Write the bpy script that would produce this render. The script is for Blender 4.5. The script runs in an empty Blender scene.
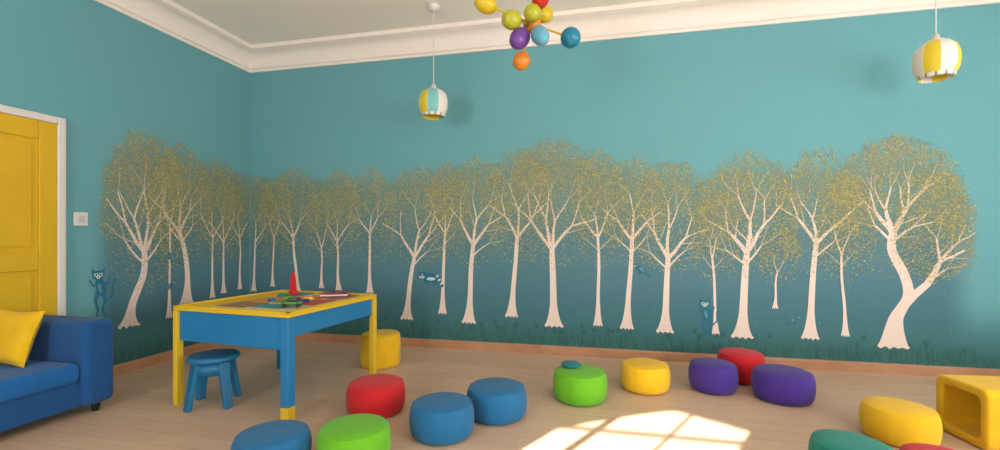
import bpy, math, random, bmesh
from mathutils import Vector, Matrix
random.seed(11)
D=bpy.data; C=bpy.context; S=C.scene
S.view_settings.view_transform='Standard'
XL,YB,H=-4.11,4.61,3.4
XR,YF=4.2,-2.2

def lin(c):
    return tuple(((x/255)/12.92 if x/255<=0.04045 else ((x/255+0.055)/1.055)**2.4) for x in c)
_m={}
def mat(name,rgb,rough=0.7,bump=0.0,scale=60,var=0.0,metal=0,emit=0,vscale=4,trans=0,sheen=0):
    if name in _m: return _m[name]
    m=D.materials.new(name); m.use_nodes=True; nt=m.node_tree; b=nt.nodes['Principled BSDF']
    l=lin(rgb)
    b.inputs['Base Color'].default_value=(*l,1); b.inputs['Roughness'].default_value=rough
    b.inputs['Metallic'].default_value=metal
    if sheen: b.inputs['Sheen Weight'].default_value=sheen
    tc=nt.nodes.new('ShaderNodeTexCoord')
    if var:
        n=nt.nodes.new('ShaderNodeTexNoise'); n.inputs['Scale'].default_value=vscale; n.inputs['Detail'].default_value=5
        nt.links.new(tc.outputs['Object'],n.inputs['Vector'])
        r=nt.nodes.new('ShaderNodeValToRGB')
        r.color_ramp.elements[0].position=.3; r.color_ramp.elements[1].position=.7
        r.color_ramp.elements[0].color=(*[x*(1-var) for x in l],1); r.color_ramp.elements[1].color=(*[min(1,x*(1+var)) for x in l],1)
        nt.links.new(n.outputs['Fac'],r.inputs['Fac']); nt.links.new(r.outputs['Color'],b.inputs['Base Color'])
    if bump:
        n=nt.nodes.new('ShaderNodeTexNoise'); n.inputs['Scale'].default_value=scale; n.inputs['Detail'].default_value=3
        nt.links.new(tc.outputs['Object'],n.inputs['Vector'])
        bp=nt.nodes.new('ShaderNodeBump'); bp.inputs['Strength'].default_value=bump; bp.inputs['Distance'].default_value=.01
        nt.links.new(n.outputs['Fac'],bp.inputs['Height']); nt.links.new(bp.outputs['Normal'],b.inputs['Normal'])
    if emit:
        b.inputs['Emission Color'].default_value=(*l,1); b.inputs['Emission Strength'].default_value=emit
    _m[name]=m; return m

def mesh(name,vs,fs,mats,fm=None,smooth=False,parent=None,loc=(0,0,0),rot=(0,0,0)):
    me=D.meshes.new(name); me.from_pydata([tuple(v) for v in vs],[],fs)
    for m in (mats if isinstance(mats,list) else [mats]): me.materials.append(m)
    if fm: me.polygons.foreach_set('material_index',fm)
    if smooth: me.polygons.foreach_set('use_smooth',[True]*len(me.polygons))
    me.update()
    o=D.objects.new(name,me); S.collection.objects.link(o); o.location=loc; o.rotation_euler=rot
    if parent: o.parent=parent
    return o
def empty(name,loc=(0,0,0),rot=(0,0,0)):
    o=D.objects.new(name,None); S.collection.objects.link(o); o.location=loc; o.rotation_euler=rot; o.empty_display_size=.1; return o
def boxgeo(x0,x1,y0,y1,z0,z1):
    v=[(x0,y0,z0),(x1,y0,z0),(x1,y1,z0),(x0,y1,z0),(x0,y0,z1),(x1,y0,z1),(x1,y1,z1),(x0,y1,z1)]
    f=[(0,3,2,1),(4,5,6,7),(0,1,5,4),(1,2,6,5),(2,3,7,6),(3,0,4,7)]
    return v,f
def box(name,x0,x1,y0,y1,z0,z1,m,bev=0,seg=3,parent=None,smooth=False,loc=(0,0,0),rot=(0,0,0)):
    v,f=boxgeo(x0,x1,y0,y1,z0,z1)
    o=mesh(name,v,f,m,parent=parent,loc=loc,rot=rot)
    if bev:
        b=o.modifiers.new('b','BEVEL'); b.width=bev; b.segments=seg
        for p in o.data.polygons: p.use_smooth=True
        w=o.modifiers.new('w','WEIGHTED_NORMAL')
    return o
def boxes(name,lst,m,parent=None,bev=0,loc=(0,0,0),rot=(0,0,0)):
    V=[];F=[]
    for b in lst:
        v,f=boxgeo(*b); k=len(V); V+=v; F+=[tuple(i+k for i in q) for q in f]
    o=mesh(name,V,F,m,parent=parent,loc=loc,rot=rot)
    if bev:
        b=o.modifiers.new('b','BEVEL'); b.width=bev; b.segments=2
    return o
def lathegeo(prof,n=48,mod=None):
    V=[];F=[]
    for (r,z) in prof:
        for i in range(n):
            a=2*math.pi*i/n; k=mod(a,r,z) if mod else 1
            V.append((r*k*math.cos(a),r*k*math.sin(a),z))
    for j in range(len(prof)-1):
        for i in range(n):
            F.append((j*n+i,j*n+(i+1)%n,(j+1)*n+(i+1)%n,(j+1)*n+i))
    return V,F
def lathe(name,prof,m,n=48,parent=None,loc=(0,0,0),rot=(0,0,0),fmf=None,mod=None,smooth=True,sub=0):
    V,F=lathegeo(prof,n,mod)
    fm=[fmf(j//n,j%n) for j in range(len(F))] if fmf else None
    o=mesh(name,V,F,m,fm,smooth,parent,loc,rot)
    if sub:
        s=o.modifiers.new('s','SUBSURF'); s.levels=sub; s.render_levels=sub
    return o
def tube(name,p0,p1,r0,r1,m,parent=None,n=16):
    p0=Vector(p0);p1=Vector(p1);d=p1-p0;L=d.length
    V,F=lathegeo([(0.0001,0),(r0,0),(r1,L),(0.0001,L)],n)
    q=d.to_track_quat('Z','Y').to_matrix()
    V=[q@Vector(v)+p0 for v in V]
    return mesh(name,V,F,m,smooth=False,parent=parent)
def ball(name,c,r,m,parent=None,axis=None,sc=(1,1,1)):
    prof=[(max(1e-4,math.sin(t*math.pi/20)),-math.cos(t*math.pi/20)) for t in range(21)]
    V,F=lathegeo(prof,28)
    q=Vector(axis).to_track_quat('Z','Y').to_matrix() if axis else Matrix.Identity(3)
    V=[q@Vector((v[0]*r*sc[0],v[1]*r*sc[1],v[2]*r*sc[2]))+Vector(c) for v in V]
    return mesh(name,V,F,m,smooth=True,parent=parent)

# ---------------- colours -----------------
WALL=(100,158,165)
m_wall=mat('wall_paint_teal',WALL,.88)
m_ceil=mat('ceiling_plaster',(244,233,222),.95,bump=.03,scale=30)
m_corn=mat('cornice_white',(238,224,214),.85)
m_base=mat('baseboard_wood',(176,126,92),.55,var=.12,vscale=6)
m_white=mat('white_gloss',(216,210,206),.45)
m_yel=mat('door_yellow',(212,168,16),.55,var=.04)
m_blueplastic=mat('blue_plastic',(24,104,146),.45)
m_bluedk=mat('blue_table',(30,118,170),.5,var=.05)
m_ylaq=mat('yellow_table',(222,182,40),.5)

# ---------------- room shell ----------------
def floor_mat():
    m=D.materials.new('floor_laminate'); m.use_nodes=True; nt=m.node_tree; b=nt.nodes['Principled BSDF']
    tc=nt.nodes.new('ShaderNodeTexCoord')
    br=nt.nodes.new('ShaderNodeTexBrick'); br.inputs['Scale'].default_value=1
    br.inputs['Brick Width'].default_value=1.3; br.inputs['Row Height'].default_value=.14
    br.inputs['Mortar Size'].default_value=.0016; br.inputs['Bias'].default_value=0
    br.inputs['Color1'].default_value=(*lin((214,182,154)),1); br.inputs['Color2'].default_value=(*lin((205,173,145)),1)
    br.inputs['Mortar'].default_value=(*lin((172,144,120)),1); br.offset=.37
    nt.links.new(tc.outputs['Object'],br.inputs['Vector'])
    mp=nt.nodes.new('ShaderNodeMapping'); mp.inputs['Scale'].default_value=(1.2,22,1)
    nt.links.new(tc.outputs['Object'],mp.inputs['Vector'])
    n=nt.nodes.new('ShaderNodeTexNoise'); n.inputs['Scale'].default_value=2; n.inputs['Detail'].default_value=8
    nt.links.new(mp.outputs['Vector'],n.inputs['Vector'])
    r=nt.nodes.new('ShaderNodeValToRGB'); r.color_ramp.elements[0].position=.3;r.color_ramp.elements[1].position=.7
    r.color_ramp.elements[0].color=(.9,.88,.86,1); r.color_ramp.elements[1].color=(1,1,1,1)
    nt.links.new(n.outputs['Fac'],r.inputs['Fac'])
    mx=nt.nodes.new('ShaderNodeMix'); mx.data_type='RGBA'; mx.blend_type='MULTIPLY'; mx.inputs[0].default_value=1
    nt.links.new(br.outputs['Color'],mx.inputs[6]); nt.links.new(r.outputs['Color'],mx.inputs[7])
    nt.links.new(mx.outputs[2],b.inputs['Base Color'])
    b.inputs['Roughness'].default_value=.42
    return m
box('floor',XL-.1,XR+.1,YF-.1,YB+.1,-.1,0,floor_mat())
box('ceiling',XL-.1,XR+.1,YF-.1,YB+.1,H,H+.1,m_ceil)
box('wall_back',XL-.1,XR+.1,YB,YB+.1,0,H,m_wall)
box('wall_left',XL-.1,XL,YF-.1,YB,0,H,m_wall)
boxes('wall_right',[(XR,XR+.1,YF-.1,YB,0,.85),(XR,XR+.1,YF-.1,YB,2.6,H),
  (XR,XR+.1,YF-.1,-1.2,.85,2.6),(XR,XR+.1,.6,1.5,.85,2.6),(XR,XR+.1,3.5,YB,.85,2.6)],m_wall)
def prism(V,F,q,y0,y1):
    k=len(V)
    for y in (y0,y1):
        for (x,z) in q: V.append((x,y,z))
    n=len(q)
    F.append(tuple(k+i for i in range(n))); F.append(tuple(k+n+i for i in reversed(range(n))))
    for i in range(n): F.append((k+i,k+n+i,k+n+(i+1)%n,k+(i+1)%n))
V=[];F=[]
ax0,ax1=-2.86,-1.78; y0,y1=YF-.06,YF
def arch(x):
    t=(x-(-2.34))/.56
    return 2.45-(.22*abs(t)**1.15 if t<0 else .12*abs(t))
prism(V,F,[(XL-.1,0),(ax0,0),(ax0,H),(XL-.1,H)],y0,y1)
prism(V,F,[(ax0,0),(ax1,0),(ax1,.9),(ax0,.9)],y0,y1)
for i in range(16):
    a=ax0+(ax1-ax0)*i/16; b=ax0+(ax1-ax0)*(i+1)/16
    prism(V,F,[(a,arch(a)),(b,arch(b)),(b,H),(a,H)],y0,y1)
prism(V,F,[(ax1,0),(2.0,0),(2.0,H),(ax1,H)],y0,y1)
prism(V,F,[(2.0,0),(3.9,0),(3.9,.85),(2.0,.85)],y0,y1)
prism(V,F,[(2.0,2.6),(3.9,2.6),(3.9,H),(2.0,H)],y0,y1)
prism(V,F,[(3.9,0),(XR+.1,0),(XR+.1,H),(3.9,H)],y0,y1)
mesh('wall_front',V,F,m_wall)
boxes('window_1',[(-2.64,-2.60,YF-.05,YF-.01,.9,2.40),(ax0,ax1,YF-.05,YF-.01,2.24,2.253),(-2.2,-2.19,YF-.05,YF-.01,.9,2.43),(ax0,ax1,YF-.05,YF-.01,1.6,1.65),(ax0,ax1,YF-.05,YF+.06,.88,.92)],m_white)
boxes('window_2',[(2.0,3.9,YF-.05,YF-.01,.85,.91),(2.0,3.9,YF-.05,YF-.01,2.54,2.6),(2.0,2.06,YF-.05,YF-.01,.85,2.6),(3.84,3.9,YF-.05,YF-.01,.85,2.6),(2.92,2.98,YF-.05,YF-.01,.85,2.6)],m_white)  # invented rear window out of view, an opening for added fill light
for k,(a,b) in enumerate([(-1.2,.6),(1.5,3.5)]):  # right-wall windows are unseen and made up to let fill light in
    boxes('window_%d'%(k+3),[(XR+.01,XR+.06,a,b,.85,.91),(XR+.01,XR+.06,a,b,2.54,2.6),(XR+.01,XR+.06,a,a+.06,.85,2.6),(XR+.01,XR+.06,b-.06,b,.85,2.6),(XR+.01,XR+.06,(a+b)/2-.03,(a+b)/2+.03,.85,2.6)],m_white)
prof=[(0,3.165),(.018,3.165),(.022,3.19),(.04,3.2)]
for i in range(9):
    a=i/8*math.pi/2
    prof.append((.04+.115*(1-math.cos(a)),3.205+.14*math.sin(a)))
prof+=[(.17,3.35),(.2,3.36),(.205,H),(0,H)]
def sweep(name,p0,p1,nrm,prof,m):
    V=[];n=len(prof)
    for p in (p0,p1):
        for (o,z) in prof: V.append((p[0]+nrm[0]*o,p[1]+nrm[1]*o,z))
    F=[(i,(i+1)%n,n+(i+1)%n,n+i) for i in range(n)]+[tuple(range(n)),tuple(reversed(range(n,2*n)))]
    return mesh(name,V,F,m)
sweep('trim_1',(XL,YB),(XR,YB),(0,-1),prof,m_corn)
sweep('trim_2',(XL,YF),(XL,YB),(1,0),prof,m_corn)
sweep('trim_3',(XR,YF),(XR,YB),(-1,0),prof,m_corn)
bp=[(0,0),(.018,0),(.018,.075),(.012,.088),(0,.09)]
sweep('baseboard_back',(XL,YB),(XR,YB),(0,-1),bp,m_base)
sweep('baseboard_left',(XL,2.71),(XL,YB),(1,0),bp,m_base)
sweep('baseboard_right',(XR,YF),(XR,YB),(-1,0),bp,m_base)

# door
dr=empty('door_1')
x=XL
boxes('frame',[(x,x+.035,2.635,2.69,0,2.125),(x,x+.035,1.63,1.695,0,2.125),(x,x+.035,1.695,2.635,2.07,2.125)],m_white,parent=dr,bev=.008)
box('slab',x,x+.012,1.695,2.635,0.01,2.07,m_yel,parent=dr)
L=[]
L+=[(x+.012,x+.026,2.52,2.635,.01,2.07),(x+.012,x+.026,1.695,1.825,.01,2.07),(x+.012,x+.026,2.125,2.22,.2,1.95)]
L+=[(x+.012,x+.026,1.825,2.52,1.93,2.07),(x+.012,x+.026,1.825,2.52,.95,1.09),(x+.012,x+.026,1.825,2.52,.01,.2)]
boxes('panel_frame',L,m_yel,parent=dr,bev=.006)
boxes('raised_panels',[(x+.012,x+.021,a+.04,b-.04,c+.04,d-.04) for (a,b) in ((2.22,2.52),(1.825,2.125)) for (c,d) in ((.2,.95),(1.09,1.93))],m_yel,parent=dr,bev=.006)
tube('handle',(x+.026,1.76,1.02),(x+.08,1.76,1.02),.01,.01,m_white,parent=dr)
tube('lever',(x+.08,1.75,1.02),(x+.08,1.88,1.02),.009,.009,m_white,parent=dr)
sw=empty('light_switch')
box('plate',XL,XL+.012,2.755,2.86,1.29,1.4,m_white,bev=.006,parent=sw)
box('rocker',XL+.012,XL+.02,2.785,2.83,1.32,1.37,mat('switch_rocker',(190,188,186),.4),bev=.004,parent=sw)

# ---------------- mural ----------------
MUR={'b':empty('forest_mural'),'l':empty('forest_mural')}
def sm(a,b,x):
    t=max(0,min(1,(x-a)/(b-a))); return t*t*(3-2*t)
def interp(T,s):
    if s<=T[0][0]: return T[0][1]
    for (a,b) in zip(T,T[1:]):
        if s<=b[0]:
            t=(s-a[0])/(b[0]-a[0]); return a[1]+(b[1]-a[1])*t
    return T[-1][1]
def mixc(a,b,t): return tuple(a[i]+(b[i]-a[i])*t for i in range(3))
def place(side,s,z,e):
    if side=='b': return (max(s,XL+.004),YB-e,z)
    return (XL+e,min(s,YB-.004),z)
TOPB=[(-4.11,1.95),(-3.8,1.97),(-3.43,2.0),(-2.8,1.94),(-2.2,1.94),(-1.6,2.0),(-1.04,2.09),(-.47,2.15),(0,2.06),(.47,1.94),(.92,1.88),(1.25,1.95),(1.77,1.95),(2.17,1.93),(2.55,2.02),(2.9,1.88),(3.06,1.6),(3.12,1.3)]
TOPL=[(2.92,1.3),(2.98,1.9),(3.2,2.1),(3.4,2.13),(3.65,2.12),(3.95,2.08),(4.25,2.05),(4.61,1.95)]
def bgcol(side,s,z):
    top=interp(TOPB if side=='b' else TOPL,s)
    edge=(1-sm(2.86,3.14,s)) if side=='b' else sm(2.87,3.06,s)
    c=WALL
    c=mixc(c,(108,138,132),.85*(1-sm(top-.25,top-.02,z)))
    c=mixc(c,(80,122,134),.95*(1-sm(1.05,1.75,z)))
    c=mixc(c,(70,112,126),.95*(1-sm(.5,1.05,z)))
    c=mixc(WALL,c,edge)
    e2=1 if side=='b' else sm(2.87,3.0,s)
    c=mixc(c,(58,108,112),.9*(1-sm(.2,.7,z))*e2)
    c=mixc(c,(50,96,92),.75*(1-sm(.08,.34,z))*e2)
    return c
m_bg=D.materials.new('mural_background_paint'); m_bg.use_nodes=True
nt=m_bg.node_tree; b=nt.nodes['Principled BSDF']; b.inputs['Roughness'].default_value=.88
at=nt.nodes.new('ShaderNodeAttribute'); at.attribute_name='paint'
nt.links.new(at.outputs['Color'],b.inputs['Base Color'])
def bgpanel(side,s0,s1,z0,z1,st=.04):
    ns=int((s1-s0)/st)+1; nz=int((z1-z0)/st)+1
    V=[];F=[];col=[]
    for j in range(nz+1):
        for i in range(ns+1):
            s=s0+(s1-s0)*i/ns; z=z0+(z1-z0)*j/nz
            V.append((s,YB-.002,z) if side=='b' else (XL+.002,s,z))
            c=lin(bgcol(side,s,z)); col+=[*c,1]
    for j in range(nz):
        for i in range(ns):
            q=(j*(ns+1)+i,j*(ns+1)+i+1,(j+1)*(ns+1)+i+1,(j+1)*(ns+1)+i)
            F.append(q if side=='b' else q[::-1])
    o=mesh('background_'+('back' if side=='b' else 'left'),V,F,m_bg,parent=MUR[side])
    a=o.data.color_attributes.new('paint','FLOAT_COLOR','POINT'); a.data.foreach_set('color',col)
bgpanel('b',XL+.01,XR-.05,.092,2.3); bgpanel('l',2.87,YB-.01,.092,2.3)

paints=[('trunk_cream',(228,206,194)),('branch_tan',(198,182,162)),('twig_tan',(160,150,122)),
 ('leaf_ochre',(156,144,92)),('leaf_yellow',(202,190,84)),('leaf_olive',(132,138,104)),
 ('grass_dark',(44,90,86)),('grass_teal',(56,108,104)),('critter_blue',(34,106,132)),('critter_white',(196,206,202)),('critter_dark',(22,58,72)),('leaf_blue',(88,140,150)),('trunk_mark',(176,156,144))]
PM=[mat('mural_'+a,c,.88) for a,c in paints]
class Paint:
    def __init__(s): s.V={'b':[],'l':[]};s.F={'b':[],'l':[]};s.M={'b':[],'l':[]}
    def poly(s,side,pts,e,m):
        k=len(s.V[side]); s.V[side]+=[place(side,p[0],p[1],e) for p in pts]
        s.F[side].append(tuple(range(k,k+len(pts)))); s.M[side].append(m)
    def strip(s,side,pts,ws,e,m):
        L=[];R=[]
        for i,p in enumerate(pts):
            a=pts[max(0,i-1)]; b=pts[min(len(pts)-1,i+1)]
            dx,dz=b[0]-a[0],b[1]-a[1]; l=math.hypot(dx,dz) or 1
            nx,nz=-dz/l*ws[i]/2,dx/l*ws[i]/2
            L.append((p[0]+nx,p[1]+nz)); R.append((p[0]-nx,p[1]-nz))
        k=len(s.V[side])
        for a,b in zip(L,R): s.V[side]+=[place(side,*a,e),place(side,*b,e)]
        for i in range(len(pts)-1):
            s.F[side].append((k+2*i,k+2*i+1,k+2*i+3,k+2*i+2)); s.M[side].append(m)
    def ell(s,side,c,rx,rz,rot,e,m,n=18):
        ca,sa=math.cos(rot),math.sin(rot)
        s.poly(side,[(c[0]+rx*math.cos(t)*ca-rz*math.sin(t)*sa,c[1]+rx*math.cos(t)*sa+rz*math.sin(t)*ca) for t in [2*math.pi*i/n for i in range(n)]],e,m)
    def out(s,name):
        for k in 'bl': mesh(name,s.V[k],s.F[k],PM,s.M[k],parent=MUR[k])
TR=Paint(); LF=Paint(); GR=Paint(); CR=Paint()
R=random.random
def ok(side,s): return (XL+.01<s<3.12) if side=='b' else (2.90<s<YB-.01)
def grow(side,p,ang,Ln,w,dep,cen,rx,rz,tips):
    n=3; pts=[p]; ws=[w]; a=ang
    for i in range(n):
        a+=(R()-.5)*.28; a+= (math.pi/2-a)*.03
        q=(pts[-1][0]+math.cos(a)*Ln/n,pts[-1][1]+math.sin(a)*Ln/n); pts.append(q); ws.append(w*(1-.38*(i+1)/n))
    m=0 if w>.014 else (1 if w>.007 else 2)
    e=pts[-1]
    rr=((e[0]-cen[0])/rx)**2+((e[1]-cen[1])/rz)**2
    if rr>1.2 and e[1]>cen[1]-.25: tips.append(p); return
    if all(ok(side,q[0]) for q in pts): TR.strip(side,pts,[max(x*.84,.0028) for x in ws],.0034+.0018*R(),m)
    if rr>.92 and e[1]>cen[1]-.2: tips.append(e); return
    if dep==0: tips.append(e); return
    sp=.30+R()*.2
    for s in (-1,1):
        grow(side,e,a+s*sp*(.6+.7*R()),Ln*(.76+.12*R()),ws[-1]*(.82 if R()<.5 else .66),dep-1,cen,rx,rz,tips)
    if R()<.75 and dep>1:
        q=pts[1+int(R()*2)]; s=random.choice((-1,1))
        grow(side,q,a+s*(.5+.4*R()),Ln*.7,ws[-1]*.5,dep-2,cen,rx,rz,tips)
def trunk(side,pts,w,flare=2.6):
    e=.0056+.0006*R()
    P=[];N=len(pts)
    def cr(p0,p1,p2,p3,t): return tuple(.5*((2*p1[k])+(-p0[k]+p2[k])*t+(2*p0[k]-5*p1[k]+4*p2[k]-p3[k])*t*t+(-p0[k]+3*p1[k]-3*p2[k]+p3[k])*t**3) for k in (0,1))
    for i in range(N-1):
        for j in range(6):
            P.append(cr(pts[max(0,i-1)],pts[i],pts[i+1],pts[min(N-1,i+2)],j/6))
    P.append(pts[-1]); n=len(P)
    ws=[]
    for i in range(n):
        t=i/(n-1); f=1+(flare-1)*max(0,1-t/.32)**1.8
        ws.append(w*f*(.90-.3*t))
    TR.strip(side,P,ws,e,0)
    b=pts[0]; fw=w*flare/2*.9
    for j,k in enumerate((-.75,-.2,.3,.8)):
        TR.poly(side,[(b[0]+fw*k-fw*.25,b[1]+.006),(b[0]+fw*k*1.05,b[1]-.012-.008*R()),(b[0]+fw*k+fw*.25,b[1]+.006)],e+.0002+.00005*j,0)
    for i in range(int(5*w/.06)):
        q=P[int(R()*(n-1))]; TR.ell(side,(q[0]+(R()-.5)*w*.4,q[1]),.0022,.005+.004*R(),0,e+.0007+.0003*R(),12,6)
    return P[-1], math.atan2(P[-1][1]-P[-3][1],P[-1][0]-P[-3][0])
def leaf(side,x,z):
    if not ok(side,x): return
    r=R(); m=3 if r<.42 else (4 if r<.66 else 5)
    a=R()*math.pi; l=.0046+.0034*R(); wd=l*.55
    ca,sa=math.cos(a),math.sin(a)
    LF.poly(side,[(x+ca*l,z+sa*l),(x-sa*wd,z+ca*wd),(x-ca*l,z-sa*l),(x+sa*wd,z-ca*wd)],.0066+.0012*R(),m)
def tree(side,pts,w,top,hw,limbs=3,dep=6,dens=1.0,low=1.0):
    f,a=trunk(side,pts,w)
    fx,fz=f
    low-=.13
    cz=(top+low)/2; rz=(top-low)/2; cen=(fx+0.02,cz)
    tips=[]
    Ht=top-fz
    L0=Ht*.30
    for i in range(limbs):
        t=(i-(limbs-1)/2)/max(1,(limbs-1)/2) if limbs>1 else 0
        an=math.pi/2*.6+a*.4 - t*(.52+.12*R())
        grow(side,(fx,fz-.01),an,L0*(.9+.25*R()),w*(.58 if limbs<4 else .48),dep-1,cen,hw,rz,tips)
    for q in (pts[-2],):
        for s in (-1,1):
            if R()<.7:
                grow(side,((q[0]+fx)/2,(q[1]+fz)/2),math.pi/2-s*.8,L0*.8,w*.3,dep-3,cen,hw,rz,tips)
    for (x,z) in tips:
        for k in range(3):
            leaf(side,x+random.gauss(0,.014),z+random.gauss(0,.014))
    area=math.pi*hw*rz; N=int(area*5200*dens)
    for i in range(N):
        r=R()**.5; t=R()*2*math.pi
        k=1+.03*math.sin(9*t+fx*5)+.02*math.sin(17*t)
        x=cen[0]+hw*r*math.cos(t)*k; z=cz+rz*r*math.sin(t)*k
        v=(z-low)/(top-low)
        if R()>min(1,.16+1.4*v): continue
        leaf(side,x,z)
def T(side,x,zb,fz,w,top,hw,lean=0,**k):
    pts=[(x,zb),(x+lean*.3+.01*(R()-.5),zb+(fz-zb)*.35),(x+lean*.65+.02*(R()-.5),zb+(fz-zb)*.7),(x+lean,fz)]
    tree(side,pts,w,top,hw,**k)
T('b',-4.05,.56,1.15,.035,1.93,.30,.02,dep=6,low=.98)
T('b',-3.46,.58,1.2,.045,2.0,.33,-.05,dep=6,low=.98)
T('b',-3.79,.62,1.2,.028,1.9,.25,.02,dep=5,low=1.0,limbs=2)
T('b',-3.14,.62,1.08,.03,1.85,.28,.0,dep=5,low=1.0,limbs=2)
T('b',-2.92,.60,1.15,.035,1.95,.28,-.02,dep=6,low=1.0)
T('b',-2.53,.58,1.25,.04,1.95,.3,.0,dep=6,low=.98)
T('b',-2.085,.30,.98,.065,1.95,.40,.09,dep=6,low=.95)
T('b',-1.67,.38,1.25,.042,1.98,.25,.03,dep=6,low=1.05)
T('b',-1.374,.29,1.12,.068,2.03,.36,.05,dep=6,low=.98)
T('b',-.91,.375,1.2,.06,2.12,.36,.06,dep=6,low=1.0)
T('b',-.03,.32,1.2,.04,2.05,.28,.0,dep=6,low=1.0)
T('b',-.47,.29,1.08,.085,2.17,.48,-.02,dep=7,low=.98,limbs=4)
T('b',.248,.30,1.18,.058,1.98,.30,.05,dep=6,low=1.0)
T('b',.604,.28,1.0,.072,1.93,.38,.03,dep=6,low=.95)
T('b',1.06,.29,1.0,.03,1.62,.22,-.03,dep=5,low=.85,limbs=2,dens=.7)
T('b',1.566,.55,.88,.022,1.3,.17,.02,dep=5,low=.85,limbs=2,dens=.8)
T('b',1.288,.263,1.06,.085,1.96,.42,.04,dep=7,low=.92,limbs=3)
T('b',2.133,.32,1.05,.03,1.75,.25,-.03,dep=5,low=.9,limbs=2,dens=.8)
T('b',1.853,.28,1.15,.065,1.98,.34,.05,dep=6,low=.95)
big=[(2.50,.234),(2.52,.48),(2.61,.68),(2.585,.86),(2.49,1.08),(2.50,1.24)]
tree('b',big,.105,2.05,.52,limbs=4,dep=7,low=.95)
tp=[]
TR.strip('b',[(2.58,.60),(2.66,.70),(2.75,.79),(2.80,.88),(2.85,1.0)],[.07,.064,.055,.046,.034],.0053,0)
for an in (1.1,1.9,.5): grow('b',(2.85,.99),an,.2,.03,5,(2.78,1.3),.33,.5,tp)
grow('b',(2.77,.83),.45,.16,.02,4,(2.78,1.3),.33,.5,tp)
for (x,z) in tp:
    for k in range(4): leaf('b',x+random.gauss(0,.02),z+random.gauss(0,.02))
for i in range(2300):
    r=R()**.5;t=R()*6.283
    leaf('b',2.80+.30*r*math.cos(t),1.28+.48*r*math.sin(t))
T('l',4.45,.6,1.2,.03,1.95,.26,0,dep=6,low=1.0)
T('l',4.22,.58,1.15,.035,2.03,.28,.0,dep=6,low=1.0)
T('l',4.07,.55,1.2,.032,2.05,.26,.01,dep=5,low=1.0)
T('l',3.57,.42,1.3,.03,2.0,.26,.01,dep=5,low=1.0,limbs=2)
tree('l',[(3.76,.53),(3.77,.8),(3.74,1.05),(3.68,1.25)],.07,2.12,.36,limbs=3,dep=6,low=.95)
tree('l',[(3.19,.407),(3.22,.6),(3.32,.86),(3.33,1.06)],.085,2.16,.40,limbs=4,dep=7,low=.80)
for i in range(320):
    s=-4.05+R()*7.1; z=.35+R()*.9
    LF.ell('b',(s,z),.006+.006*R(),.004,R()*3,.0026+.0006*R(),11,6)
for i in range(50):
    LF.ell('l',(3.0+R()*1.55,.4+R()*.8),.008,.004,R()*3,.0028,11,6)
for side,s0,s1,N in (('b',XL+.02,4.1,2300),('l',2.9,YB-.02,500)):
    for i in range(N):
        s=s0+(s1-s0)*R(); zb=.092+.03*R(); h=.05+.14*R()**2; ln=(R()-.5)*.06
        if s>3.2 and side=='b': h*=.6
        GR.poly(side,[(s-.005,zb),(s+.005,zb),(s+ln,zb+h)],.0024+.0009*R(),6 if R()<.6 else 7)
for i in range(70):
    s=-3.9+7*R(); z=.22+.08*R()
    for k in range(7):
        GR.poly('b',[(s-.004,z-.02),(s+.004,z-.02),(s+(k-3)*.012,z+.03+.03*R())],.003+.0004*R(),6)
def lemur(side,s,z,k,f=1):
    q=lambda a,b:(s+a*k*f,z+b*k)
    CR.strip(side,[q(-.03,-.15),q(-.09,-.20),q(-.16,-.12),q(-.15,.02),q(-.20,.12)],[.02*k,.03*k,.03*k,.025*k,.01*k],.0070,8)
    CR.strip(side,[q(.0,-.05),q(-.05,-.2),q(-.01,-.34),q(-.05,-.46)],[.07*k,.045*k,.03*k,.02*k],.0072,8)
    CR.strip(side,[q(.04,-.05),q(.09,-.2),q(.05,-.34),q(.08,-.46)],[.07*k,.045*k,.03*k,.02*k],.0073,8)
    CR.ell(side,q(.01,0),.07*k,.15*k,-.25*f,.0075,8)
    CR.ell(side,q(.03,-.01),.025*k,.08*k,-.25*f,.0078,11)
    CR.strip(side,[q(.04,.08),q(.12,.02),q(.17,.12)],[.04*k,.03*k,.018*k],.0079,8)
    CR.strip(side,[q(-.0,.08),q(-.08,.03),q(-.11,.14)],[.04*k,.03*k,.018*k],.00795,8)
    CR.ell(side,q(.05,.18),.085*k,.07*k,.1,.0080,8)
    for d in (-1,1):
        CR.poly(side,[q(.05+d*.03,.23),q(.05+d*.08,.20),q(.05+d*.09,.29)],.0081,8)
        CR.ell(side,q(.05+d*.032,.185),.030*k,.028*k,0,.0083,9)
        CR.ell(side,q(.05+d*.03,.185),.014*k,.016*k,0,.0085,10)
    CR.ell(side,q(.05,.15),.03*k,.022*k,0,.0084,9); CR.ell(side,q(.05,.155),.011*k,.008*k,0,.0086,10)
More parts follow.
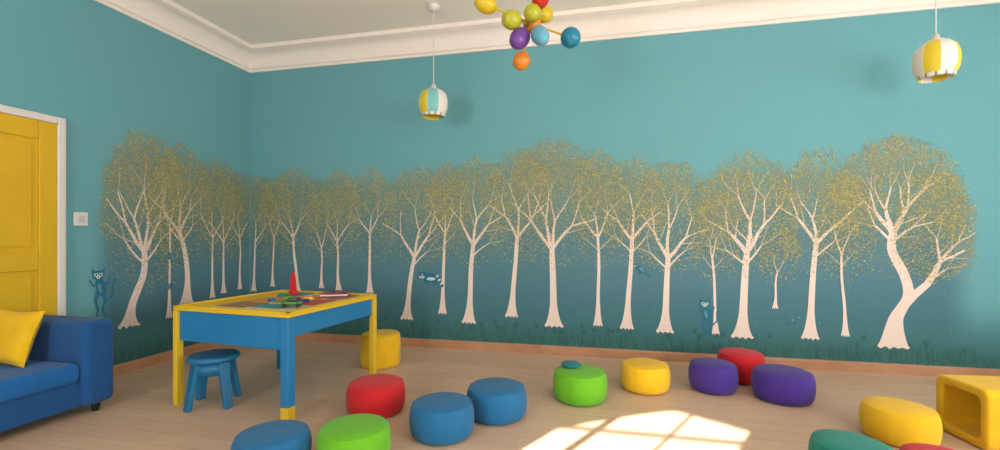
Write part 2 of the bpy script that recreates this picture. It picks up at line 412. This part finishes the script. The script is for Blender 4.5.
def raccoon(side,s,z,k,f=1):
    q=lambda a,b:(s+a*k*f,z+b*k)
    CR.ell(side,q(0,0),.12*k,.065*k,0,.0072,8)
    CR.ell(side,q(.02,-.02),.07*k,.025*k,0,.0074,9)
    for i in range(6):
        CR.ell(side,q(.12+i*.016,.02-.028*i),.02*k,.025*k,-.9*f,.0073+.00005*i,8 if i%2 else 9)
    for j,a in enumerate((-.08,-.03,.05,.09)):
        CR.strip(side,[q(a,-.02),q(a+.01,-.07),q(a-.01,-.10)],[.04*k,.03*k,.02*k],.0073+.00003*j,8)
    CR.ell(side,q(-.12,.03),.07*k,.056*k,0,.0076,8)
    CR.ell(side,q(-.125,.015),.045*k,.032*k,0,.0077,9)
    for d in (-1,1):
        CR.poly(side,[q(-.12+d*.03,.065),q(-.12+d*.062,.05),q(-.12+d*.06,.1)],.0076,8)
        CR.ell(side,q(-.12+d*.025,.03),.018*k,.013*k,.4*d,.0078,10)
    CR.ell(side,q(-.125,.005),.012*k,.009*k,0,.0079,10)
def bird(side,s,z,k,f=1):
    q=lambda a,b:(s+a*k*f,z+b*k)
    CR.ell(side,q(0,0),.09*k,.05*k,.5*f,.0072,8); CR.ell(side,q(.07,.07),.04*k,.036*k,0,.0074,8)
    CR.poly(side,[q(.1,.085),q(.15,.065),q(.1,.055)],.0074,4); CR.ell(side,q(.08,.078),.008*k,.008*k,0,.0076,9)
    CR.poly(side,[q(-.06,-.03),q(-.18,-.12),q(-.14,-.13),q(-.04,-.05)],.0073,8)
    CR.ell(side,q(-.015,.0),.06*k,.026*k,.7*f,.0075,11)
    CR.strip(side,[q(-.0,-.04),q(.01,-.09)],[.008*k]*2,.0073,10); CR.strip(side,[q(.02,-.04),q(.03,-.09)],[.008*k]*2,.0073,10)
lemur('l',2.965,.78,.56,-1)
bird('l',3.60,1.0,.6,-1); bird('l',3.57,.72,.45,1)
raccoon('b',-1.815,.76,.72,1)
lemur('b',.99,.47,.52,-1)
bird('b',.38,.88,.5,-1); bird('b',1.72,.44,.35,1)
LF.out('leaves'); TR.out('trees'); GR.out('grass'); CR.out('painted_animals')

# ---------------- poufs ----------------
def fabric(n,c): return mat('fabric_'+n,c,.9,bump=.25,scale=220,var=.06,vscale=12,sheen=.1)
FB={'red':fabric('red',(192,16,26)),'blue':fabric('blue',(18,98,146)),'green':fabric('green',(98,172,18)),'yellow':fabric('yellow',(226,176,10)),
 'purple':fabric('purple',(62,36,128)),'teal':fabric('teal',(8,124,108)),'dkteal':fabric('dkteal',(14,108,114))}
def pouf(x,y,r,h,c):
    pr=[(.0001,0),(.6,0),(.80,.008),(.90,.045),(.965,.15),(.995,.30),(1.01,.48),(1.0,.64),(.97,.79),(.925,.88),(.925,.90),(.905,.918),(.885,.915),(.83,.945),(.68,.98),(.45,1.0),(.2,1.005),(.06,1.0),(.0001,1.0)]
    pr=[(a*r,b*h) for a,b in pr]
    ph=random.random()
    def mod(a,rr,z):
        t=z/h
        return 1-.016*max(0,math.cos(6*(a+ph)))**12*math.sin(math.pi*min(1,max(0,t)))+.006*math.sin(3*a+ph*6)
    return lathe('pouf',pr,FB[c],n=72,loc=(x,y,0),mod=mod,sub=1)
for (x,y,r,h,c) in [(-1.545,2.90,.197,.222,'red'),(-.965,2.655,.196,.214,'blue'),(-.70,3.01,.203,.217,'blue'),(-.156,3.46,.198,.227,'green'),
 (.347,3.80,.187,.22,'yellow'),(.878,3.907,.178,.225,'purple'),(1.17,4.22,.182,.25,'red'),(1.343,3.80,.204,.225,'purple'),
 (1.765,3.20,.186,.212,'yellow'),(1.235,2.61,.178,.198,'teal'),(1.60,2.56,.168,.185,'red'),(-1.325,2.24,.192,.20,'green'),(-1.715,2.08,.190,.192,'blue')]:
    pouf(x*.978,y*.978,r,h,c)
lathe('beanbag_toy',[(.0001,0),(.06,.0),(.075,.015),(.06,.03),(.0001,.034)],FB['dkteal'],n=32,loc=(-.22,3.41,.229))
lathe('drum_stool',[(.0001,0),(.165,0),(.178,.012),(.182,.05),(.184,.15),(.182,.25),(.178,.285),(.165,.3),(.1,.305),(.0001,.305)],FB['yellow'],n=64,loc=(-2.02,3.88,0))

def cube_seat():
    me=D.meshes.new('cube_seat'); me.materials.append(FB['yellow']); o=D.objects.new('cube_seat',me); S.collection.objects.link(o)
    bm=bmesh.new()
    def rr(a,b,r,n=6):
        P=[]
        for cx,cz,s in ((a-r,b-r,0),(-a+r,b-r,1),(-a+r,-b+r,2),(a-r,-b+r,3)):
            for i in range(n+1):
                t=(s+i/n)*math.pi/2; P.append((cx+r*math.cos(t),cz+r*math.sin(t)))
        return P
    O=rr(.175,.172,.045); I=rr(.125,.122,.04)
    def ring(P,x,g=0): return [bm.verts.new((x,p[0]*(1-g),p[1]*(1-g)+.172)) for p in P]
    A=ring(O,-.16);A0=ring(O,-.175,.06);B0=ring(I,-.175,-.06);B=ring(I,-.16);Cc=ring(I,.14);Bk=ring(O,.16);Bk0=ring(O,.175,.06)
    n=len(O)
    for r1,r2 in ((Bk0,Bk),(Bk,A),(A,A0),(A0,B0),(B0,B),(B,Cc)):
        for i in range(n): bm.faces.new((r1[i],r1[(i+1)%n],r2[(i+1)%n],r2[i]))
    bm.faces.new(Cc); bm.faces.new(Bk0[::-1])
    bmesh.ops.recalc_face_normals(bm,faces=bm.faces)
    for f in bm.faces: f.smooth=len(f.verts)<5
    bm.to_mesh(me); bm.free()
    return o
cs=cube_seat(); cs.location=(2.25,3.22,0); cs.rotation_euler=(0,0,math.radians(6))
cs.modifiers.new('w','WEIGHTED_NORMAL')

# ---------------- activity table ----------------
tb=empty('activity_table',(-2.43,3.08,0),(0,0,math.radians(-5.2)))
W,Dp=.51,.505
box('top_board',-W,W,-Dp,Dp,.675,.70,m_ylaq,bev=.006,parent=tb)
cols=[('mat_teal',(60,132,138)),('mat_orange',(214,140,60)),('mat_red',(176,70,60)),('mat_cream',(206,186,140)),('mat_green',(110,146,70)),('mat_brown',(150,112,78))]
CM=[mat('play_'+a,c,.6,var=.1,vscale=20) for a,c in cols]
box('play_mat',-W+.25,W-.09,-Dp+.09,Dp-.06,.70,.704,CM[3],parent=tb)
for i,(a,b,c,d,k) in enumerate([(-.24,.02,-.40,-.16,5),(-.24,-.02,-.14,.1,1),(.04,.3,-.36,-.2,0),(.0,.2,-.12,.08,4),(.24,.41,-.16,.1,2),(.02,.24,.12,.3,1),(-.22,-.05,.14,.4,0),(.28,.41,.14,.4,5)]):
    box('printed_tile_%d'%i,a,b,c,d,.704,.7065+.0004*i,CM[k],parent=tb)
boxes('rim',[(-W,W,-Dp,-Dp+.03,.70,.712),(-W,W,Dp-.03,Dp,.70,.712),(W-.03,W,-Dp,Dp,.70,.712),(-W,-W+.03,-Dp,Dp,.70,.712)],m_ylaq,parent=tb,bev=.003)
boxes('apron',[(-W+.03,W-.02,-Dp+.02,-Dp+.045,.46,.675),(-W+.03,W-.03,Dp-.045,Dp-.02,.5,.675),(W-.045,W-.02,-Dp+.02,Dp-.03,.54,.675),(-W+.02,-W+.045,-Dp+.03,Dp-.03,.5,.675)],m_bluedk,parent=tb,bev=.004)
box('tray',-W+.045,W-.05,-Dp+.045,Dp-.045,.54,.555,m_bluedk,parent=tb)
box('leg_1',W-.07,W-.005,-Dp+.005,-Dp+.07,.09,.675,m_bluedk,bev=.006,parent=tb)
box('foot_1',W-.07,W-.005,-Dp+.005,-Dp+.07,0,.09,m_ylaq,bev=.004,parent=tb)
box('leg_2',-W,-W+.04,-Dp,-Dp+.05,0,.675,m_ylaq,bev=.004,parent=tb)
box('leg_3',W-.045,W,Dp-.05,Dp,0,.675,m_ylaq,bev=.004,parent=tb)
box('leg_4',-W+.02,-W+.09,Dp-.08,Dp-.02,0,.675,m_bluedk,bev=.004,parent=tb)
tc_=empty('stacking_cone',(-2.61,3.42,.713))
lathe('cone',[(.0001,0),(.042,0),(.042,.012),(.03,.02),(.024,.1),(.016,.17),(.0001,.18)],FB['red'],n=24,parent=tc_)
car=empty('toy_car',(-2.11,2.76,.711),(0,0,.3))
box('body',-.07,.07,-.03,.03,.012,.04,mat('toy_green',(66,110,50),.4),bev=.01,parent=car)
box('cabin',-.03,.04,-.025,.025,.04,.065,mat('toy_darkgreen',(40,70,50),.4),bev=.01,parent=car)
for i,(a,b) in enumerate([(-.045,-.032),(.045,-.032),(-.045,.032),(.045,.032)]):
    tube('wheel_%d'%i,(a,b-.006,.014),(a,b+.006,.014),.014,.014,mat('toy_black',(24,24,26),.6),parent=car)
bk=empty('picture_book',(-2.15,3.34,.712),(0,0,.4))
box('cover',-.11,.11,-.08,.08,0,.008,mat('book_purple',(110,60,84),.5),parent=bk)
box('pages',-.105,.105,-.076,.076,.008,.02,mat('paper',(220,210,196),.8),parent=bk)
box('front_cover',-.11,.11,-.08,.08,.02,.025,mat('book_red',(160,56,66),.5),parent=bk)
bl=empty('toy_blocks',(-2.30,3.04,.711))
for i,(a,b,r,c,s) in enumerate([(0,0,.3,'red',.035),(.07,.06,.8,'yellow',.03),(-.09,.05,.2,'green',.03),(-.16,-.06,1,'blue',.028),(.12,-.05,.5,'purple',.03),(-.27,.2,.1,'teal',.03),(-.22,.28,.6,'red',.03)]):
    box('block_%d'%i,-s,s,-s*.7,s*.7,0,s*.7,FB[c],bev=.004,parent=bl,loc=(a,b,0),rot=(0,0,r))

st=empty('child_stool',(-2.72,2.71,0),(0,0,.5))
lathe('seat',[(.0001,.315),(.12,.315),(.15,.318),(.165,.33),(.165,.348),(.155,.358),(.135,.36),(.0001,.356)],m_blueplastic,parent=st,n=48)
for i in range(4):
    a=math.pi/4+i*math.pi/2; c,s=math.cos(a),math.sin(a)
    V=[]
    for (r,z,w,t) in ((.115,.32,.055,.03),(.14,.2,.048,.026),(.175,.0,.04,.024)):
        for (dw,dt) in ((-w,-t),(w,-t),(w,t),(-w,t)):
            rr=r+dt*.7; V.append((rr*c-dw*.7*s,rr*s+dw*.7*c,z))
    Fc=[(3,2,1,0),(8,9,10,11)]
    for j in (0,4):
        for q in range(4): Fc.append((j+q,j+(q+1)%4,j+4+(q+1)%4,j+4+q))
    o=mesh('leg_%d'%(i+1),V,Fc,m_blueplastic,parent=st); b=o.modifiers.new('b','BEVEL'); b.width=.008; b.segments=2
V,F=lathegeo([(.118,.23),(.132,.23),(.128,.315),(.114,.315),(.118,.23)],48)
mesh('apron_ring',V,F,m_blueplastic,smooth=True,parent=st)

# ---------------- sofa ----------------
m_sofa=mat('sofa_fabric',(6,74,130),.9,bump=.3,scale=200,var=.08,vscale=8,sheen=.1)
m_sofal=mat('sofa_seat_fabric',(6,92,158),.9,bump=.3,scale=200,var=.08,vscale=8,sheen=.1)
sf=empty('sofa')
box('base',-4.06,-3.40,.55,2.46,.06,.24,m_sofa,bev=.02,parent=sf)
box('arm_1',-4.08,-3.34,2.31,2.51,.06,.635,m_sofa,bev=.045,seg=5,parent=sf)
box('arm_2',-4.08,-3.34,.40,.60,.06,.635,m_sofa,bev=.045,seg=5,parent=sf)
box('back',-4.08,-3.95,.45,2.33,.06,.63,m_sofa,bev=.045,seg=5,parent=sf)
box('seat_cushion_1',-3.96,-3.37,1.46,2.31,.235,.365,m_sofal,bev=.035,seg=5,parent=sf)
box('seat_cushion_2',-3.96,-3.37,.60,1.45,.235,.365,m_sofal,bev=.035,seg=5,parent=sf)
for i,(a,b) in enumerate([(-3.42,2.43),(-4.0,2.43),(-3.42,.48),(-4.0,.48)]):
    tube('foot_%d'%i,(a,b,0),(a,b,.06),.02,.028,mat('foot_black',(20,18,18),.5),parent=sf)
V=[];F=[];N=18
for sgn in (1,-1):
    for j in range(N+1):
        for i in range(N+1):
            u=i/N*2-1;v=j/N*2-1
            x_=u*.165*(1-.07*(1-v*v)) ; y_=v*.175*(1-.07*(1-u*u))
            t=((1-u**4)*(1-v**4))**.5*.055
            V.append((x_*(1+.05*abs(u*v)),y_*(1+.05*abs(u*v)),sgn*t))
n2=(N+1)**2
for k in (0,1):
    for j in range(N):
        for i in range(N):
            q=(k*n2+j*(N+1)+i,k*n2+j*(N+1)+i+1,k*n2+(j+1)*(N+1)+i+1,k*n2+(j+1)*(N+1)+i)
            F.append(q if k==0 else q[::-1])
pl=mesh('throw_pillow',V,F,FB['yellow'],smooth=True)
pl.location=(-3.775,2.17,.545); pl.rotation_euler=(math.radians(72),math.radians(3),math.radians(10))

# ---------------- pendant lamps ----------------
m_cord=mat('cord_white',(214,210,204),.5)
m_sy=mat('shade_yellow',(220,194,44),.6); m_sw=mat('shade_white',(222,214,204),.6); m_st=mat('shade_teal',(120,184,184),.6); m_sg=mat('shade_grey',(150,130,110),.6)
def pendant(x,y,z,r,h,order,rz):
    e=empty('pendant_lamp',(x,y,0),(0,0,rz))
    tube('cord',(0,0,z+h/2),(0,0,H-.03),.004,.004,m_cord,parent=e,n=8)
    lathe('ceiling_rose',[(.0001,H-.055),(.03,H-.055),(.055,H-.03),(.062,H),(.0001,H)],m_white,parent=e,n=32)
    lathe('cap',[(.0001,z+h/2+.045),(.018,z+h/2+.045),(.026,z+h/2+.01),(.36*r,z+h/2),(.40*r,z+h/2-.02),(.0001,z+h/2-.02)],m_white,parent=e,n=32)
    pr=[(.38,.47),(.62,.42),(.86,.30),(.98,.12),(1,-.06),(.96,-.22),(.86,-.34),(.80,-.39),(.79,-.46),(.74,-.5),(.72,-.46),(.76,-.38),(.9,-.24),(.95,-.08)]
    pr=[(a*r,z+b*h) for a,b in pr]; n=48
    def fm(j,i):
        if 7<=j<=8: return 3 if i%4==0 else 1
        return order[i//(n//len(order))]
    lathe('shade',pr,[m_sy,m_sw,m_st,m_sg],n=n,parent=e,fmf=fm)
    for i in range(len(order)):
        a=2*math.pi*i/len(order)
        for j in range(6):
            (r0,z0),(r1,z1)=pr[j],pr[j+1]
            tube('seam',(r0*math.cos(a),r0*math.sin(a),z0),(r1*math.cos(a),r1*math.sin(a),z1),.0025,.0025,m_sw,parent=e,n=6)
    ball('bulb',(0,0,z-.02),.045,mat('bulb_glass',(240,232,210),.3,emit=.6),parent=e)
pendant(-1.55,4.03,2.47,.140,.27,[0,0,2,1,2,2,0,0],math.radians(175))
pendant(2.47,4.04,2.54,.138,.29,[0,1,0,1,0,1,0,1],math.radians(205))

# ---------------- chandelier ----------------
ch=empty('ball_chandelier',(-.448,2.974,2.62))
def gl(n,c): return mat('lacquer_'+n,c,.3)
G={'y':gl('y',(208,178,30)),'g':gl('g',(170,166,34)),'r':gl('r',(190,44,30)),'p':gl('p',(104,56,140)),'l':gl('l',(96,160,184)),'b':gl('b',(14,116,146)),'o':gl('o',(214,128,34)),'w':gl('w',(216,208,190)),'dg':gl('dg',(60,120,50))}
tube('stem',(0,0,0),(0,0,H-2.62),.012,.012,m_white,parent=ch)
lathe('canopy',[(.0001,H-2.62-.05),(.04,H-2.62-.05),(.075,H-2.62-.01),(.08,H-2.62),(.0001,H-2.62)],m_white,parent=ch)
ball('hub',(0,0,0),.06,G['o'],parent=ch)
px=.00667
R_=Vector((.9757,.219,0)); F_=Vector((-.219,.9757,0))
for i,(a,b,dp,r,c,st_) in enumerate([(-46,16,-.05,9,'y',1.3),(-21,-6,-.14,9,'g',1.15),(7,17,-.12,8.5,'r',1.3),(15,20,.14,8.5,'y',1.2),(-13,-21,-.10,9.5,'p',1.35),(6,-21,-.14,8.5,'l',1.6),(38,-15,-.02,10,'b',1.0),(-10,-31,.10,9,'o',1.05),(-1,2,-.12,8.5,'g',1.0)]):
    p=R_*a*px+F_*dp+Vector((0,0,b*px))
    tube('arm_%d'%i,(0,0,0),p,.007,.007,G['y'],parent=ch,n=10)
    ball('globe_%d'%i,p,r*px,G[c],parent=ch,axis=p,sc=(1,1,st_))

# ---------------- light ----------------
w=D.worlds.new('sky'); S.world=w; w.use_nodes=True
bg=w.node_tree.nodes['Background']; bg.inputs[0].default_value=(.88,.93,1,1); bg.inputs[1].default_value=1.7
sun=D.lights.new('sun','SUN'); sun.energy=34; sun.angle=math.radians(.35); sun.color=(1,.93,.85)
so=D.objects.new('sun',sun); S.collection.objects.link(so)
so.rotation_euler=Vector((.454,.891,-.393)).to_track_quat('-Z','Y').to_euler()
def area(name,loc,dirv,sx,sy,en,col=(1,.965,.93)):
    l=D.lights.new(name,'AREA'); l.shape='RECTANGLE'; l.size=sx; l.size_y=sy; l.energy=en; l.color=col
    o=D.objects.new(name,l); S.collection.objects.link(o); o.location=loc
    o.rotation_euler=Vector(dirv).to_track_quat('-Z','Y').to_euler()
area('window_daylight',(XR+.25,-.3,1.55),(-1,0,.5),1.8,1.75,138)  # added fill lamps, here and below, outside the openings, tilted up to brighten ceiling
area('window_daylight.001',(XR+.25,2.5,1.55),(-1,0,.5),2.0,1.75,60)
area('window_daylight.002',(2.95,YF-.25,1.55),(0,1,.45),1.9,1.75,135)
area('window_daylight.003',(-2.37,YF-.25,1.55),(0,1,.45),1.1,1.4,125)

cam=D.cameras.new('camera'); co=D.objects.new('camera',cam); S.collection.objects.link(co)
cam.sensor_width=36; cam.lens=36*450/1000; cam.shift_y=.012; cam.clip_start=.02
co.location=(0,0,1.2); co.rotation_euler=(math.pi/2,0,math.radians(12.65))
S.camera=co
